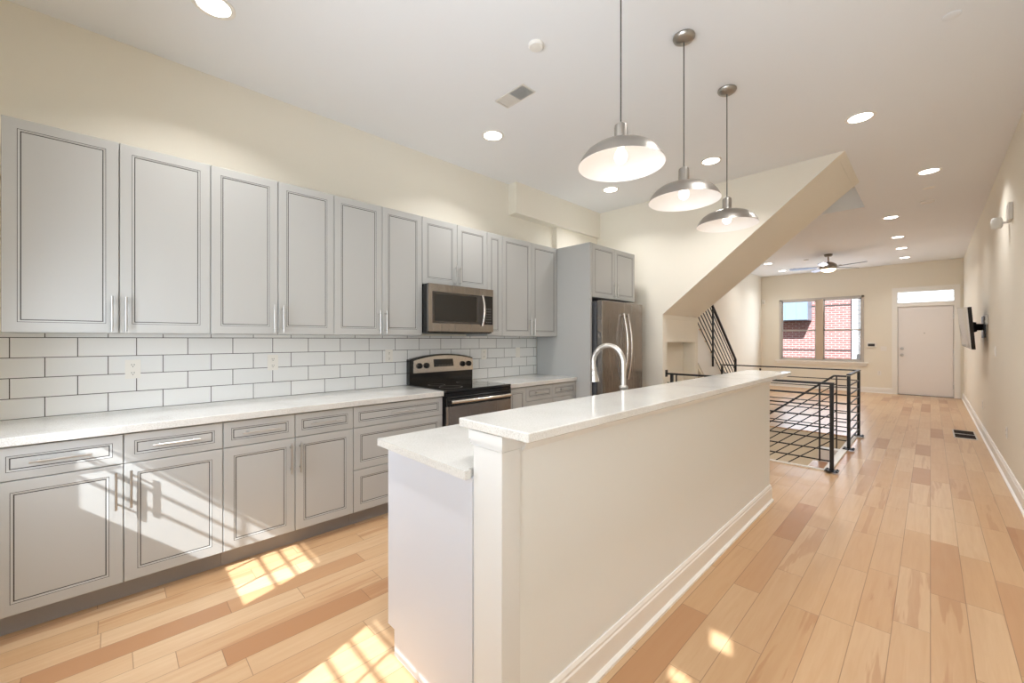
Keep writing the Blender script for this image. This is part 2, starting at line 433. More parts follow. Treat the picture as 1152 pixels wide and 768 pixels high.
# wall with niche under the stair landing
NY0, NY1, NZ = 5.255, 6.17, 1.313
w = MB()
w.box(SX0-.22, SX0, NY1, 6.27, 0, 1.62).box(SX0-.12, SX0, YK+.121, NY1, NZ, 1.62)
w.box(XL, -2.56, 6.276, 6.33, 0, 1.05)
w.box(SX0-.26, SX0-.175, YK+.121, NY1-.001, 0, 1.62)
struct('wall_landing', w, M['wall'], 'cream wall with a square niche under the stair landing')
# stairwell below the floor
w = MB()
w.box(HX0-.1, HX1+.1, HY0-.1, HY0, -2.75, -.26).box(HX0-.1, HX1+.1, HY1, HY1+.1, -2.75, -.26)
w.box(HX1, HX1+.1, HY0, HY1, -2.75, -.26).box(HX0-.1, HX0, HY0, HY1, -2.75, -.26)
w.box(HX0, HX1, HY1-.012, HY1-.001, -.26, -.02)
struct('wall_basement', w, M['basement'], 'beige walls of the stairwell going down')
struct('floor_basement', MB().box(HX0-.1, HX1+.1, HY0-.1, HY1+.1, -2.85, -2.75), M['floor'], 'basement floor at the foot of the stair')
struct('trim_1', MB().box(HX1-.012, HX1+.055, HY0, HY1, .0005, .016).box(HX0, HX1+.055, HY0-.03, HY0+.006, .0005, .012), M['white'], 'pale edge strip around the floor opening')

# beam and pipe chase over the cabinets
BX = -3.385
struct('wall_beam', MB().box(XL, BX, 3.375, YK, 2.832, H), M['wall'], 'cream boxed beam under the ceiling at the left wall')
struct('wall_chase', MB().box(XL, -3.438, 4.185, YK, 0, 2.832), M['wall'], 'shallow cream wall projection above the refrigerator')
struct('wall_backsplash', MB().box(XL, -3.504, -.50, 3.858, .90, 1.388), M['tile'], 'white subway tile backsplash with dark grout')

def baseboard(name, p, q, nrm, label, shoe=True):
    """profile swept from p to q along the wall, sticking out along nrm"""
    prof = [(0,0),(.030 if shoe else .016,0),(.030 if shoe else .016,.012),(.016,.022),(.016,.105),(.012,.112),(.012,.122),(.006,.135),(0,.135)]
    mb = MB(); p, q, n = Vector(p), Vector(q), Vector(nrm); k = len(prof)
    for a in (p, q):
        for d, z in prof: mb.v.append(tuple(a+n*d+Vector((0,0,z))))
    mb.face(range(k)); mb.face(list(range(k, 2*k))[::-1])
    for i in range(k): mb.face([i, (i+1)%k, k+(i+1)%k, k+i])
    return mb
struct('baseboard_right', baseboard('', (XR,YB,0), (XR,YF,0), (-1,0,0), ''), M['white'], 'white baseboard along the right wall')
b = baseboard('', (XL,YF,0), (DX0-.06,YF,0), (0,-1,0), ''); struct('baseboard_front', b, M['white'], 'white baseboard under the front window')
struct('baseboard_left', baseboard('', (XL,8.45,0), (XL,YF-.03,0), (1,0,0), ''), M['white'], 'white baseboard along the left living room wall')

# ---------------------------------------------------------------- front window (double, double-hung)
yf = YF+.05
fr = MB(); fw = .05
fr.box(WX0, WX1, YF-.012, YF+.10, WZ1-fw, WZ1).box(WX0, WX1, YF+.0, YF+.10, WZ0, WZ0+.045)
fr.box(WX0, WX0+fw, YF-.012, YF+.10, WZ0, WZ1).box(WX1-fw, WX1, YF-.012, YF+.10, WZ0, WZ1)
win = struct('window_1', fr, M['winframe'], 'double front window looking onto red brick')
struct('mullion', MB().box(-2.195, -2.038, YF-.010, YF+.10, WZ0+.045, WZ1-fw), M['mullion'], parent=win)
struct('window_sill', MB().box(WX0-.09, WX1+.09, YF-.05, YF, WZ0-.035, WZ0).box(WX0-.06, WX1+.06, YF-.02, YF, WZ0-.10, WZ0-.035), M['white'], parent=win)
for (x0, x1) in ((WX0+fw, -2.195), (-2.038, WX1-fw)):
    zm = 1.60
    for j, (z0, z1, yy) in enumerate(((WZ0+.045, zm+.02, YF+.03), (zm-.02, WZ1-fw, YF+.06))):
        sm = MB(); e = .028
        sm.box(x0, x1, yy, yy+.028, z0, z0+e).box(x0, x1, yy, yy+.028, z1-e, z1).box(x0, x0+e, yy, yy+.028, z0, z1).box(x1-e, x1, yy, yy+.028, z0, z1)
        so = struct('sash', sm, M['winframe'], parent=win)
        struct('pane', MB().box(x0+e, x1-e, yy+.012, yy+.014, z0+e, z1-e), M['glass'], parent=so)

# ---------------------------------------------------------------- front door with transom
d = MB()
d.box(DX0-.065, DX0+.035, YF-.02, YF+.12, 0, DZ1+.065).box(DX1-.035, DX1+.065, YF-.02, YF+.12, 0, DZ1+.065)
d.box(DX0+.035, DX1-.035, YF-.02, YF+.12, DZ1-.05, DZ1+.065).box(DX0+.035, DX1-.035, YF-.005, YF+.12, 2.145, 2.245)
door = struct('door_1', d, M['white'], 'white flat entry door with a transom light above')
struct('door_leaf', MB().box(DX0+.043, DX1-.043, YF+.02, YF+.06, .014, 2.138, bev=.003), M['door'], parent=door)
struct('door_gap_blocker', MB().box(DX0+.036, DX1-.036, YF+.066, YF+.11, .0, 2.144), M['white'], parent=door)  # panel added behind the leaf to stop light leaking round it
struct('threshold', MB().box(DX0+.036, DX1-.036, YF-.01, YF+.10, .0, .012), M['steel'], parent=door)
struct('pane', MB().box(DX0+.036, DX1-.036, YF+.05, YF+.053, 2.246, DZ1-.051), M['glass'], parent=door)
hd = MB().lathe([(.001,0),(.033,0),(.033,.008),(.012,.012),(.011,.03),(.026,.036),(.03,.05),(.024,.062),(.001,.066)], (-.487, YF+.019, .97), 20, axis=(0,-1,0))
struct('door_handle', hd, M['nickel'], parent=door)
struct('deadbolt', MB().lathe([(.001,0),(.032,0),(.032,.012),(.024,.02),(.001,.022)], (-.487, YF+.019, 1.125), 20, axis=(0,-1,0)), M['nickel'], parent=door)
struct('peephole', MB().lathe([(.001,0),(.016,0),(.016,.006),(.001,.008)], (-.10, YF+.019, 1.50), 14, axis=(0,-1,0)), M['nickel'], parent=door)
for z in (.25, 1.07, 1.85):
    struct('hinge', MB().box(DX1-.046, DX1-.034, YF+.005, YF+.019, z-.05, z+.05), M['nickel'], parent=door)

# ---------------------------------------------------------------- street outside
struct('ground_street', MB().box(-40, 30, YF+.15, 60, -.75, -.65), M['asphalt'], 'street in front of the house')
bb = thing('brick_building', 'red brick building across the street, seen through the front window', 'building', (-6,18,-.65))
MB().box(-14, -1.90, 18, 26, -.65, 9).build('facade', M['brick'], bb)
bay = MB(); bay.box(-4.6, -2.98, 17.25, 17.999, 2.02, 5.2, bev=.02)
for x in (-4.3,-3.97,-3.64,-3.31): bay.box(x-.008, x+.008, 17.235, 17.25, 2.04, 5.18)
bay.build('bay_window', M['bay'], bb)
MB().box(-14, -1.9, 17.985, 18, 2.52, 2.56).box(-14,-1.9,17.985,18,.95,.99).build('wire', M['slot'], bb)
wb = thing('white_building', 'white sided building to the right of the brick one across the street', 'building', (2,17.9,-.65))
sd = MB(); z = -.65
while z < 8: sd.hexa([(-1.86,17.9,z),(14,17.9,z),(14,18.1,z),(-1.86,18.1,z),(-1.86,17.93,z+.15),(14,17.93,z+.15),(14,18.1,z+.15),(-1.86,18.1,z+.15)]); z += .15
sd.build('siding', M['siding'], wb)
MB().box(-1.72,-1.52,17.84,17.9,.62,.86).build('meter_box', M['slot'], wb)
MB().tube([(-1.66,17.86,.86),(-1.66,17.86,5)], .02, 8).build('conduit', M['plaingrey'], wb)

# ---------------------------------------------------------------- cabinetry
def ring_panel(mb, O, U, V, W, w, h, o1=.05, th=.019):
    """framed door/drawer front: origin O, width along U, height along V, outward W"""
    O, U, V, W = Vector(O), Vector(U), Vector(V), Vector(W)
    rings = [(0,-th,0),(0,-.0015,0),(.0015,0,0),(o1,0,0),(o1+.0003,-.0006,1),(o1+.0018,-.0006,1),(o1+.0021,-.0003,0),(o1+.0100,-.0020,0),(o1+.0103,-.0028,1),(o1+.0138,-.0028,1),(o1+.0141,-.0024,0)]
    b = len(mb.v)
    for off, d, _ in rings:
        for a, c_ in ((off,off),(w-off,off),(w-off,h-off),(off,h-off)):
            mb.v.append(tuple(O+U*a+V*c_+W*d))
    mb.face([b+3,b+2,b+1,b])
    for i in range(len(rings)-1):
        for k in range(4):
            mi = 1 if (rings[i][2] or rings[i+1][2]) and not (i == 2) else 0
            if i in (6,): mi = 0
            mb.face([b+i*4+k, b+i*4+(k+1)%4, b+(i+1)*4+(k+1)%4, b+(i+1)*4+k], mi)
    e = b+(len(rings)-1)*4
    mb.face([e,e+1,e+2,e+3])
def handle_mb(c, along, W, length, so=.032, r=.0055):
    c, A, W = Vector(c), Vector(along), Vector(W)
    mb = MB(); mb.tube([c-A*length/2+W*so, c+A*length/2+W*so], r, 10)
    for s in (-.36, .36): mb.tube([c+A*length*s, c+A*length*s+W*so], .0042, 8)
    return mb
EX, EY, EZ = Vector((1,0,0)), Vector((0,1,0)), Vector((0,0,1))
G = .0022
def front(parent, name, xf, y0, y1, z0, z1, handle=None, o1=.05, W=EX, hl=.19):
    """front on a plane facing +x; handle: ('v', y, z) / ('h', y, z)"""
    mb = MB()
    if W.x > 0: ring_panel(mb, (xf, y0+G, z0+G), EY, EZ, W, y1-y0-2*G, z1-z0-2*G, o1)
    else: ring_panel(mb, (xf, y1-G, z0+G), -EY, EZ, W, y1-y0-2*G, z1-z0-2*G, o1)
    o = mb.build(name, [M['cab'], M['glaze']], parent)
    if handle:
        k, hy, hz = handle
        handle_mb((xf, hy, hz), EZ if k == 'v' else EY, W, hl).build('handle', M['nickel'], o)
    return o
XU = -3.164                      # face of the wall cabinets
ZU0, ZU1 = 1.386, 2.450
upper_g = 'grey wall cabinets over the backsplash'
def upper(y0, y1, z0, z1, doors, label, back=XL+.001, xf=XU, group=upper_g, name='wall_cabinet', side=0, depth_gap=0):
    t = thing(name, label, 'cabinet', (xf-.15, (y0+y1)/2, z0), group)
    MB().box(back, xf-.020, y0+.0008, y1-.0008, z0, z1).build('carcass', M['cab'], t)
    n = len(doors)
    for (a, b_, hy) in doors:
        front(t, 'door', xf, a, b_, z0, z1, ('v', hy, z0+.108) if hy is not None else None)
    return t
ho = .028
def pair(y0, ym, y1): return [(y0, ym, ym-ho), (ym, y1, ym+ho)]
upper(-.391, .442, ZU0, ZU1, pair(-.391,.027,.442), 'tall grey double-door wall cabinet farthest left, cut by the photo edge')
upper(.442, 1.205, ZU0, ZU1, pair(.442,.823,1.205), 'tall grey double-door wall cabinet, second from the left')
upper(1.205, 1.974, ZU0, ZU1, pair(1.205,1.594,1.974), 'tall grey double-door wall cabinet touching the left side of the microwave')
upper(1.974, 2.737, 1.850, ZU1, pair(1.974,2.358,2.737), 'short grey double-door wall cabinet directly above the microwave')
upper(2.737, 2.948, ZU0, ZU1, [(2.737,2.948,None)], 'narrow single-door grey wall cabinet just right of the microwave')
upper(2.948, 3.858, ZU0, ZU1, pair(2.948,3.403,3.858), 'tall grey double-door wall cabinet beside the refrigerator panel')
upper(3.905, 4.86, 1.835, 2.452, pair(3.905,4.38,4.86), 'grey double-door cabinet above the refrigerator', back=-3.437, xf=-2.69, name='refrigerator_cabinet')
tp = MB().box(-3.4995, -2.69, 3.862, 3.9, .0, 2.452, bev=.001)
tag(tp.build('tall_partition', M['cab'], loc=(-3.1,3.88,0)), 'tall grey panel standing between the wall cabinets and the refrigerator', 'panel')

XB = -2.884
base_g = 'grey base cabinets under the wall counter'
def base(y0, y1, label):
    t = thing('base_cabinet', label, 'cabinet', (XB-.3, (y0+y1)/2, 0), base_g)
    MB().box(XL+.012, XB-.020, y0+.0008, y1-.0008, .11, .873).build('carcass', M['cab'], t)
    MB().box(XL+.012, -2.960, y0+.0008, y1-.0008, 0, .1095).build('toe_kick', M['cabin'], t)
    return t
ZD = .715
t = base(-.382, .462, 'grey base cabinet farthest left, sunlit, with two drawers over two doors')
for a, b_, hy in ((-.382,.041,.041-ho),(.041,.462,.041+ho)):
    front(t, 'door', XB, a, b_, .108, ZD, ('v', hy, .588))
    front(t, 'drawer', XB, a, b_, ZD, .868, ('h', (a+b_)/2, .795), .038, hl=.20)
t = base(.462, 1.232, 'grey base cabinet in the middle of the run with two drawers over two doors')
for a, b_, hy in ((.462,.849,.849-ho),(.849,1.232,.849+ho)):
    front(t, 'door', XB, a, b_, .108, ZD, ('v', hy, .588))
    front(t, 'drawer', XB, a, b_, ZD, .868, ('h', (a+b_)/2, .795), .038, hl=.20)
t = base(1.232, 1.998, 'grey base cabinet of three stacked wide drawers left of the range')
for z0, z1 in ((.108,.411),(.411,ZD),(ZD,.868)):
    front(t, 'drawer', XB, 1.232, 1.998, z0, z1, ('h', 1.615, (z0+z1)/2+.004), .038 if z1 > .8 else .05, hl=.20)
t = base(2.770, 3.022, 'narrow single-door grey base cabinet just right of the range')
front(t, 'door', XB, 2.770, 3.022, .108, .868, None, .045)
t = base(3.022, 3.859, 'grey base cabinet with two drawers and two doors beside the refrigerator panel')
for a, b_, hy in ((3.022,3.44,3.44-ho),(3.44,3.859,3.44+ho)):
    front(t, 'door', XB, a, b_, .108, ZD, ('v', hy, .588))
    front(t, 'drawer', XB, a, b_, ZD, .868, ('h', (a+b_)/2, .795), .038, hl=.20)
def counter(y0, y1, label):
    o = MB().box(XL+.011, -2.864, y0, y1, .874, .914, bev=.002).build('countertop', M['quartz'], loc=(-3.2,(y0+y1)/2,.874))
    tag(o, label, 'countertop')
counter(-.43, 1.998, 'long white quartz countertop on the wall cabinets left of the range')
counter(2.770, 3.860, 'short white quartz countertop between the range and the refrigerator panel')

# ---------------------------------------------------------------- range
R0, R1 = 2.003, 2.765
t = thing('kitchen_range', 'freestanding stainless and black electric range with a smooth black cooktop', 'range', (-3.15,(R0+R1)/2,0))
MB().box(-3.49, -2.862, R0, R1, .05, .895).build('body', M['black'], t)
MB().box(-3.49, -2.842, R0, R1, .896, .920, bev=.004).build('cooktop', M['blackglass'], t)
for a in (-3.44,-2.92):
    for b_ in (R0+.05, R1-.05): MB().lathe([(.001,0),(.018,0),(.018,.05),(.001,.05)], (a,b_,0), 12).build('foot', M['black'], t)
MB().box(-2.861, -2.842, R0+.004, R1-.004, .866, .895).build('control_strip', M['black'], t)
od = MB().box(-2.861, -2.835, R0+.006, R1-.006, .245, .785, 0, .004)
dr = od.build('oven_door', M['steel'], t)
MB().box(-2.861, -2.833, R0+.006, R1-.006, .786, .864, 0, .004).build('door_top_band', M['black'], dr)
pts = [(R0+.14,.34),(R1-.14,.34),(R1-.12,.36),(R1-.12,.600)] + [(R1-.12-(R1-R0-.24)*k/12, .600+.055*math.sin(PI*k/12)) for k in range(1,12)] + [(R0+.12,.600),(R0+.12,.36)]
MB().prism(pts, -2.836, -2.8335, 'x').build('oven_window', M['blackglass'], dr)
hb = MB(); P = [(-2.795-.018*((k-6)/6)**2, R0+.035+(R1-R0-.07)*k/12, .822) for k in range(13)]
hb.tube(P, .0145, 12)
for y in (R0+.05, R1-.05): hb.tube([(-2.834,y,.822),(-2.806,y,.822)], .011, 10)
hb.build('handle', M['steelh'], dr)
MB().box(-2.861, -2.838, R0+.006, R1-.006, .06, .238, 0, .004).build('storage_drawer', M['steel'], t)
# arched backguard
arc = lambda k: 1.158+.048*math.sin(PI*(k/20))**.8
poly = [(R0+.002,.921),(R1-.002,.921)]+[(R1-.002-(R1-R0-.004)*k/20, arc(k)) for k in range(21)]
bg = MB().prism(poly, -3.49, -3.435, 'x').build('backguard', M['black'], t)
arc2 = lambda k: 1.146+.046*math.sin(PI*(k/20))**.8
face_p = [(R0+.035,1.030),(R1-.006,1.030)]+[(R1-.012-(R1-R0-.05)*k/20, arc2(k)) for k in range(21)]
pn = MB().prism(face_p, -3.434, -3.422, 'x').build('control_panel', M['steelh'], bg)
MB().prism([(2.270,1.080),(2.505,1.080),(2.495,1.155),(2.262,1.155)], -3.4215, -3.4195, 'x').build('clock_display', M['blackglass'], bg)
ds = MB()
for i in range(6): ds.box(-3.4194, -3.4190, 2.29+i*.034, 2.306+i*.034, 1.092, 1.097)
ds.build('display_marks', M['plaingrey'], bg)
for y in (R0+.100, R0+.180, R1-.145, R1-.065):
    k = MB().lathe([(.001,0),(.028,0),(.026,.018),(.001,.020)], (-3.4215,y,1.098), 18, axis=(1,0,0))
    k.box(-3.4015,-3.3955,y-.004,y+.004,1.076,1.120); k.build('knob', M['black'], bg)
for cx, cy, r in ((-3.05,R0+.2,.10),(-3.05,R1-.2,.075),(-3.28,R0+.2,.075),(-3.28,R1-.2,.10)):
    MB().lathe([(r,.0003),(r+.003,.0006),(r+.006,.0003)], (cx,cy,.920), 40).build('burner_ring', M['plaingrey'], t)

# ---------------------------------------------------------------- microwave
t = thing('microwave_oven', 'stainless over-the-range microwave hung under the short grey cabinet', 'microwave', (-3.3,2.355,1.412))
m0, m1, z0, z1, xm = 1.977, 2.733, 1.412, 1.846, -3.068
MB().box(-3.50, xm-.022, m0, m1, z0, z1, 0, .003).build('body', M['black'], t)
dw = MB()
yd = m1-.135
dw.box(xm-.021, xm, m0, m1, z1-.068, z1).box(xm-.021, xm, m0, m1, z0+.012, z0+.085).box(xm-.021, xm, m0, m0+.040, z0+.085, z1-.068)
dw.build('door_frame', M['steel'], t)
MB().box(xm-.020, xm-.002, m0+.040, yd+.02, z0+.085, z1-.068).build('window', M['smoke'], t)
MB().box(xm-.0019, xm-.0008, m0+.065, yd-.075, z0+.105, z1-.085).build('window_screen', M['blackglass'], t)
cp = MB().box(xm-.020, xm-.001, yd+.021, m1-.002, z0+.085, z1-.068).build('control_panel', M['black'], t)
bt = MB()
for r in range(6):
    for c_ in range(3): bt.box(xm-.0009, xm-.0004, yd+.045+c_*.024, yd+.058+c_*.024, z0+.105+r*.026, z0+.113+r*.026)
bt.build('buttons', M['plaingrey'], cp)
P = [(xm+.012+.030*math.sin(PI*k/12), yd-.012, z0+.072+.295*k/12) for k in range(13)]
MB().tube(P, .0115, 12).build('handle', M['steelh'], t)
MB().box(-3.45, xm-.03, m0+.02, m1-.02, z0-.006, z0-.0005).build('vent_grille', M['slot'], t)

# ---------------------------------------------------------------- refrigerator
t = thing('refrigerator', 'stainless french-door refrigerator with bowed vertical handles', 'refrigerator', (-3.0,4.39,0))
f0, f1, xf = 3.932, 4.852, -2.575
MB().box(-3.42, xf-.075, f0, f1, .03, 1.785, 0, .004).build('body', M['fridgeside'], t)
MB().box(-3.38, xf-.09, f0+.03, f1-.03, 0, .03).build('base_grille', M['slot'], t)
for a, b_ in ((f0, 4.409), (4.414, f1)):
    dd = MB().box(xf-.070, xf, a, b_, .70, 1.795, 0, .008).build('door', M['steel'], t)
    hy = 4.409-.045 if a == f0 else 4.414+.045
    P = [(xf+.022+.05*math.sin(PI*k/16), hy, .87+.79*k/16) for k in range(17)]
    hh = MB().tube(P, .0125, 12)
    for z in (.90, 1.63): hh.tube([(xf,hy,z),(xf+.032,hy,z)], .010, 8)
    hh.build('handle', M['steelh'], dd)
dd = MB().box(xf-.070, xf, f0, f1, .06, .694, 0, .008).build('freezer_drawer', M['steel'], t)
P = [(xf+.022+.03*math.sin(PI*k/16), f0+.08+.76*k/16, .615) for k in range(17)]
hh = MB().tube(P, .0125, 12)
for y in (f0+.11, f1-.11): hh.tube([(xf,y,.615),(xf+.03,y,.615)], .010, 8)
hh.build('handle', M['steelh'], dd)

# ---------------------------------------------------------------- island
t = thing('kitchen_island', 'white kitchen island with a raised half wall and corner post', 'island', (-1.35,2.4,0))
IY0, IY1 = .868, 3.955
MB().box(-1.09, -.945, IY0+.085, IY1, 0, 1.049).build('half_wall', M['islandwall'], t)
po = MB().box(-1.075, -.934, IY0, IY0+.084, 0, .998, 0, .002)
po.build('corner_post', M['island'], t)
cpm = MB()
cpm.box(-1.092, -.926, IY0-.006, IY0+.10, 1.018, 1.0485).box(-1.086, -.930, IY0-.003, IY0+.095, 1.006, 1.018).box(-1.083, -.9325, IY0-.0015, IY0+.09, .999, 1.006)
cpm.build('post_cap', M['island'], t)
cf = MB().prism([(-.9445,.985),(-.938,.985),(-.926,1.01),(-.926,1.0485),(-.9445,1.0485)], IY0+.1005, IY1, 'y')
bbm = baseboard('', (-.9445,IY0+.001,0), (-.9445,IY1,0), (1,0,0), '')
MBb = bbm.build('baseboard', M['white'], t)
cf.build('cornice_strip', M['islandwall'], t)
MB().prism([(-1.66,.11),(-1.605,.11),(-1.605,0),(-1.0755,0),(-1.0755,.8835),(-1.66,.8835)], IY0-.004, IY0+.016, 'y').build('end_panel', M['islandend'], t)
MB().prism([(-1.655,.11),(-1.60,.11),(-1.60,0),(-1.0915,0),(-1.0915,.8835),(-1.655,.8835)], IY0+.0165, IY1-.2, 'y').build('cabinet_body', M['islandend'], t)
yy = IY0+.002
for wd in (.46,.46,.40,.40,.60,.45):
    for zz0, zz1, nm in ((.11,.70,'door'),(.70,.878,'drawer')):
        mb = MB(); ring_panel(mb, (-1.676, yy+wd-G, zz0+G), -EY, EZ, -EX, wd-2*G, zz1-zz0-2*G, .045 if nm=='door' else .03)
        o = mb.build(nm, [M['islandend'], M['glaze']], t)
        c0 = (-1.676, yy+wd-.04, .58) if nm == 'door' else (-1.676, yy+wd/2, .79)
        handle_mb(c0, EZ if nm=='door' else EY, -EX, .16).build('handle', M['nickel'], o)
    yy += wd
bt = MB().box(-1.145, -.812, .860, 4.058, 1.050, 1.080, bev=.003).build('bar_countertop', M['quartz'], loc=(-.98,2.4,1.05))
tag(bt, 'long narrow white quartz bar top raised on the island half wall', 'countertop')
# lower island counter with a sink cut-out
sx0, sx1, sy0, sy1 = -1.63, -1.27, 1.75, 2.38
ct = MB()
ct.box(-1.705, sx0, .836, IY1-.1, .8845, .9145).box(sx1, -1.094, .836, IY1-.1, .8845, .9145)
ct.box(sx0, sx1, .836, sy0, .8845, .9145).box(sx0, sx1, sy1, IY1-.1, .8845, .9145).box(-1.094, -1.078, .836, IY0-.007, .8845, .9145)
ct = ct.build('island_countertop', M['quartz'], loc=(-1.4,2.3,.8845))
tag(ct, 'lower white quartz countertop on the kitchen side of the island', 'countertop')
sk = MB(); a, b_, c_, d_ = sx0+.001, sx1-.001, sy0+.001, sy1-.001
sk.box(a, a+.004, c_, d_, .886, .912).box(b_-.004, b_, c_, d_, .886, .912).box(a, b_, c_, c_+.004, .886, .912).box(a, b_, d_-.004, d_, .886, .912).box(a, b_, c_, d_, .884, .8865)
o = sk.build('kitchen_sink', M['steel'], loc=(-1.45,2.06,.884)); tag(o, 'steel sink set in the lower island countertop below the faucet', 'sink')
# faucet
t = thing('kitchen_faucet', 'tall gooseneck pull-down faucet behind the raised bar top', 'faucet', (-1.20,2.045,.9147))
fx, fy = -1.20, 2.045
MB().lathe([(.001,.0),(.030,.0),(.030,.008),(.022,.014),(.020,.10),(.018,.155),(.024,.162),(.025,.172),(.019,.180),(.001,.181)], (fx,fy,.9148), 24).build('base', M['faucet'], t)
P = [(fx,fy,1.09),(fx,fy,1.15),(fx,fy,1.215)]+[(fx-.1+.1*math.cos(a_), fy, 1.215+.102*math.sin(a_)) for a_ in [PI*k/16*1.06 for k in range(1,17)]]
e = Vector(P[-1]); dv = (Vector(P[-1])-Vector(P[-2])).normalized()
MB().tube(P+[tuple(e+dv*.01)], .0145, 16).build('spout', M['faucet'], t)
s0 = e+dv*.0101
MB().lathe([(.001,0),(.0165,0),(.0175,.010),(.0160,.014),(.0185,.04),(.0250,.075),(.0265,.085),(.001,.088)], tuple(s0), 20, axis=tuple(dv)).build('spray_head', M['faucet'], t)
MB().tube([(fx,fy+.020,.975),(fx,fy+.045,.985),(fx+.005,fy+.10,1.015)], [.010,.008,.006], 10).build('lever', M['faucet'], t)

# ---------------------------------------------------------------- pendants
def pendant(y, label, first=None):
    if first:
        o = copy_tree(first); o.location = (-1.05, y, H); o['label'] = label; return o
    t = thing('pendant_lamp', label, 'pendant lamp', (-1.05,y,H), 'brushed nickel pendants over the island')
    cx = -1.05
    MB().lathe([(.001,-.001),(.062,-.001),(.064,-.008),(.058,-.022),(.040,-.034),(.012,-.038),(.001,-.038)], (cx,y,H), 32).build('canopy', M['shade'], t)
    MB().tube([(cx,y,H-.038),(cx,y,2.398)], .0035, 8).build('cord', M['cord'], t)
    MB().lathe([(.001,2.398),(.018,2.398),(.029,2.390),(.031,2.378),(.031,2.318),(.034,2.302),(.001,2.302)], (cx,y,0), 28).build('socket_cup', M['shade'], t)
    pr = [(.030,2.3015),(.065,2.298),(.105,2.289),(.140,2.275),(.168,2.255),(.188,2.231),(.200,2.208),(.206,2.194)]
    pi_ = [(.204,2.193),(.197,2.207),(.185,2.229),(.165,2.252),(.138,2.271),(.104,2.2855),(.065,2.2945),(.001,2.2975)]
    mi = [0]*(len(pr)-1)+[1]*(len(pi_))
    MB().lathe([(.001,2.3015)]+pr+pi_, (cx,y,0), 48, mi=[0]+mi).build('lamp_shade', [M['shade'], M['shadein']], t)
    MB().lathe([(.001,2.297),(.014,2.297),(.014,2.280),(.020,2.268),(.030,2.248),(.031,2.232),(.024,2.214),(.012,2.205),(.001,2.203)], (cx,y,0), 24).build('light_bulb', M['bulb'], t)
    return t
p1 = pendant(1.765, 'brushed nickel dish pendant nearest the camera, largest of the three')
p2 = pendant(2.49, 'middle one of the three brushed nickel dish pendants', p1)
p3 = pendant(3.245, 'brushed nickel dish pendant farthest from the camera, by the sloped soffit', p1)
for y in (1.765, 2.49, 3.245):
    light('POINT', 'pendant_light', (-1.05,y,2.175), energy=PENDANT_W, color=WARM, shadow_soft_size=.03)

# ---------------------------------------------------------------- recessed lights
DL = [(-2.77,.40,'recessed ceiling light at the top left, cut by the photo edge'),
 (-2.77,2.465,'recessed ceiling light beside the white ceiling vent'),
 (-2.755,4.39,'recessed ceiling light near the boxed beam over the refrigerator'),
 (-1.587,4.43,'recessed ceiling light seen between the second and third pendants'),
 (-.408,4.45,'brightest recessed ceiling light right of the sloped stair soffit'),
 (-.012,6.41,'recessed ceiling light just in front of the two round detectors'),
 (-.42,8.43,'recessed ceiling light first in the row leading to the front door'),
 (-.41,10.13,'recessed ceiling light second in the row leading to the front door'),
 (-.41,11.42,'recessed ceiling light third in the row leading to the front door'),
 (-.405,12.78,'recessed ceiling light closest to the front door'),
 (-2.77,11.44,'recessed ceiling light left of the ceiling fan, nearer the stairs'),
 (-2.79,12.90,'recessed ceiling light left of the ceiling fan, closest to the front window')]
first = None
for x, y, lb in DL:
    if first is None:
        t = thing('recessed_light', lb, 'ceiling light', (x,y,H), 'recessed ceiling lights')
        MB().lathe([(.078,-.0005),(.102,-.0005),(.102,-.004),(.094,-.007),(.080,-.004),(.078,-.0005)], (x,y,H), 36).build('trim_ring', M['plastic'], t)
        MB().lathe([(.001,-.001),(.079,-.001),(.079,-.0035),(.001,-.0035)], (x,y,H), 32).build('lens', M['disc'], t)
        first = t
    else:
        t = copy_tree(first); t.location = (x,y,H); t['label'] = lb
for x, y in [(a_[0],a_[1]) for a_ in DL]+[(-.41,2.47),(-.41,.4),(-1.587,.4)]:
    light('AREA', 'recessed_light_beam', (x,y,H-.012), energy=DOWNLIGHT_W*(.72 if y > 8 else 1), color=WARM, shape='DISK', size=.15, spread=math.radians(125))

# ---------------------------------------------------------------- ceiling fan
fc = (-1.55, 11.12)
t = thing('ceiling_fan', 'five-blade ceiling fan with a lit glass bowl in the living room', 'ceiling fan', (*fc,H))
MB().lathe([(.001,-.001),(.075,-.001),(.075,-.03),(.055,-.055),(.001,-.056)], (*fc,H), 28).build('canopy', M['fanmetal'], t)
MB().tube([(*fc,H-.055),(*fc,3.02)], .014, 12).build('downrod', M['fanmetal'], t)
mo = MB().lathe([(.001,3.03),(.045,3.03),(.09,3.01),(.14,2.975),(.158,2.935),(.155,2.90),(.135,2.875),(.001,2.875)], (*fc,0), 36).build('motor_housing', M['fanmetal'], t)
MB().lathe([(.001,2.8745),(.132,2.8745),(.125,2.85),(.10,2.83),(.06,2.818),(.001,2.814)], (*fc,0), 32).build('light_bowl', mat('fan_bowl_lit_glass',(255,236,208),.4,emit=(255,228,188),estr=4), t)
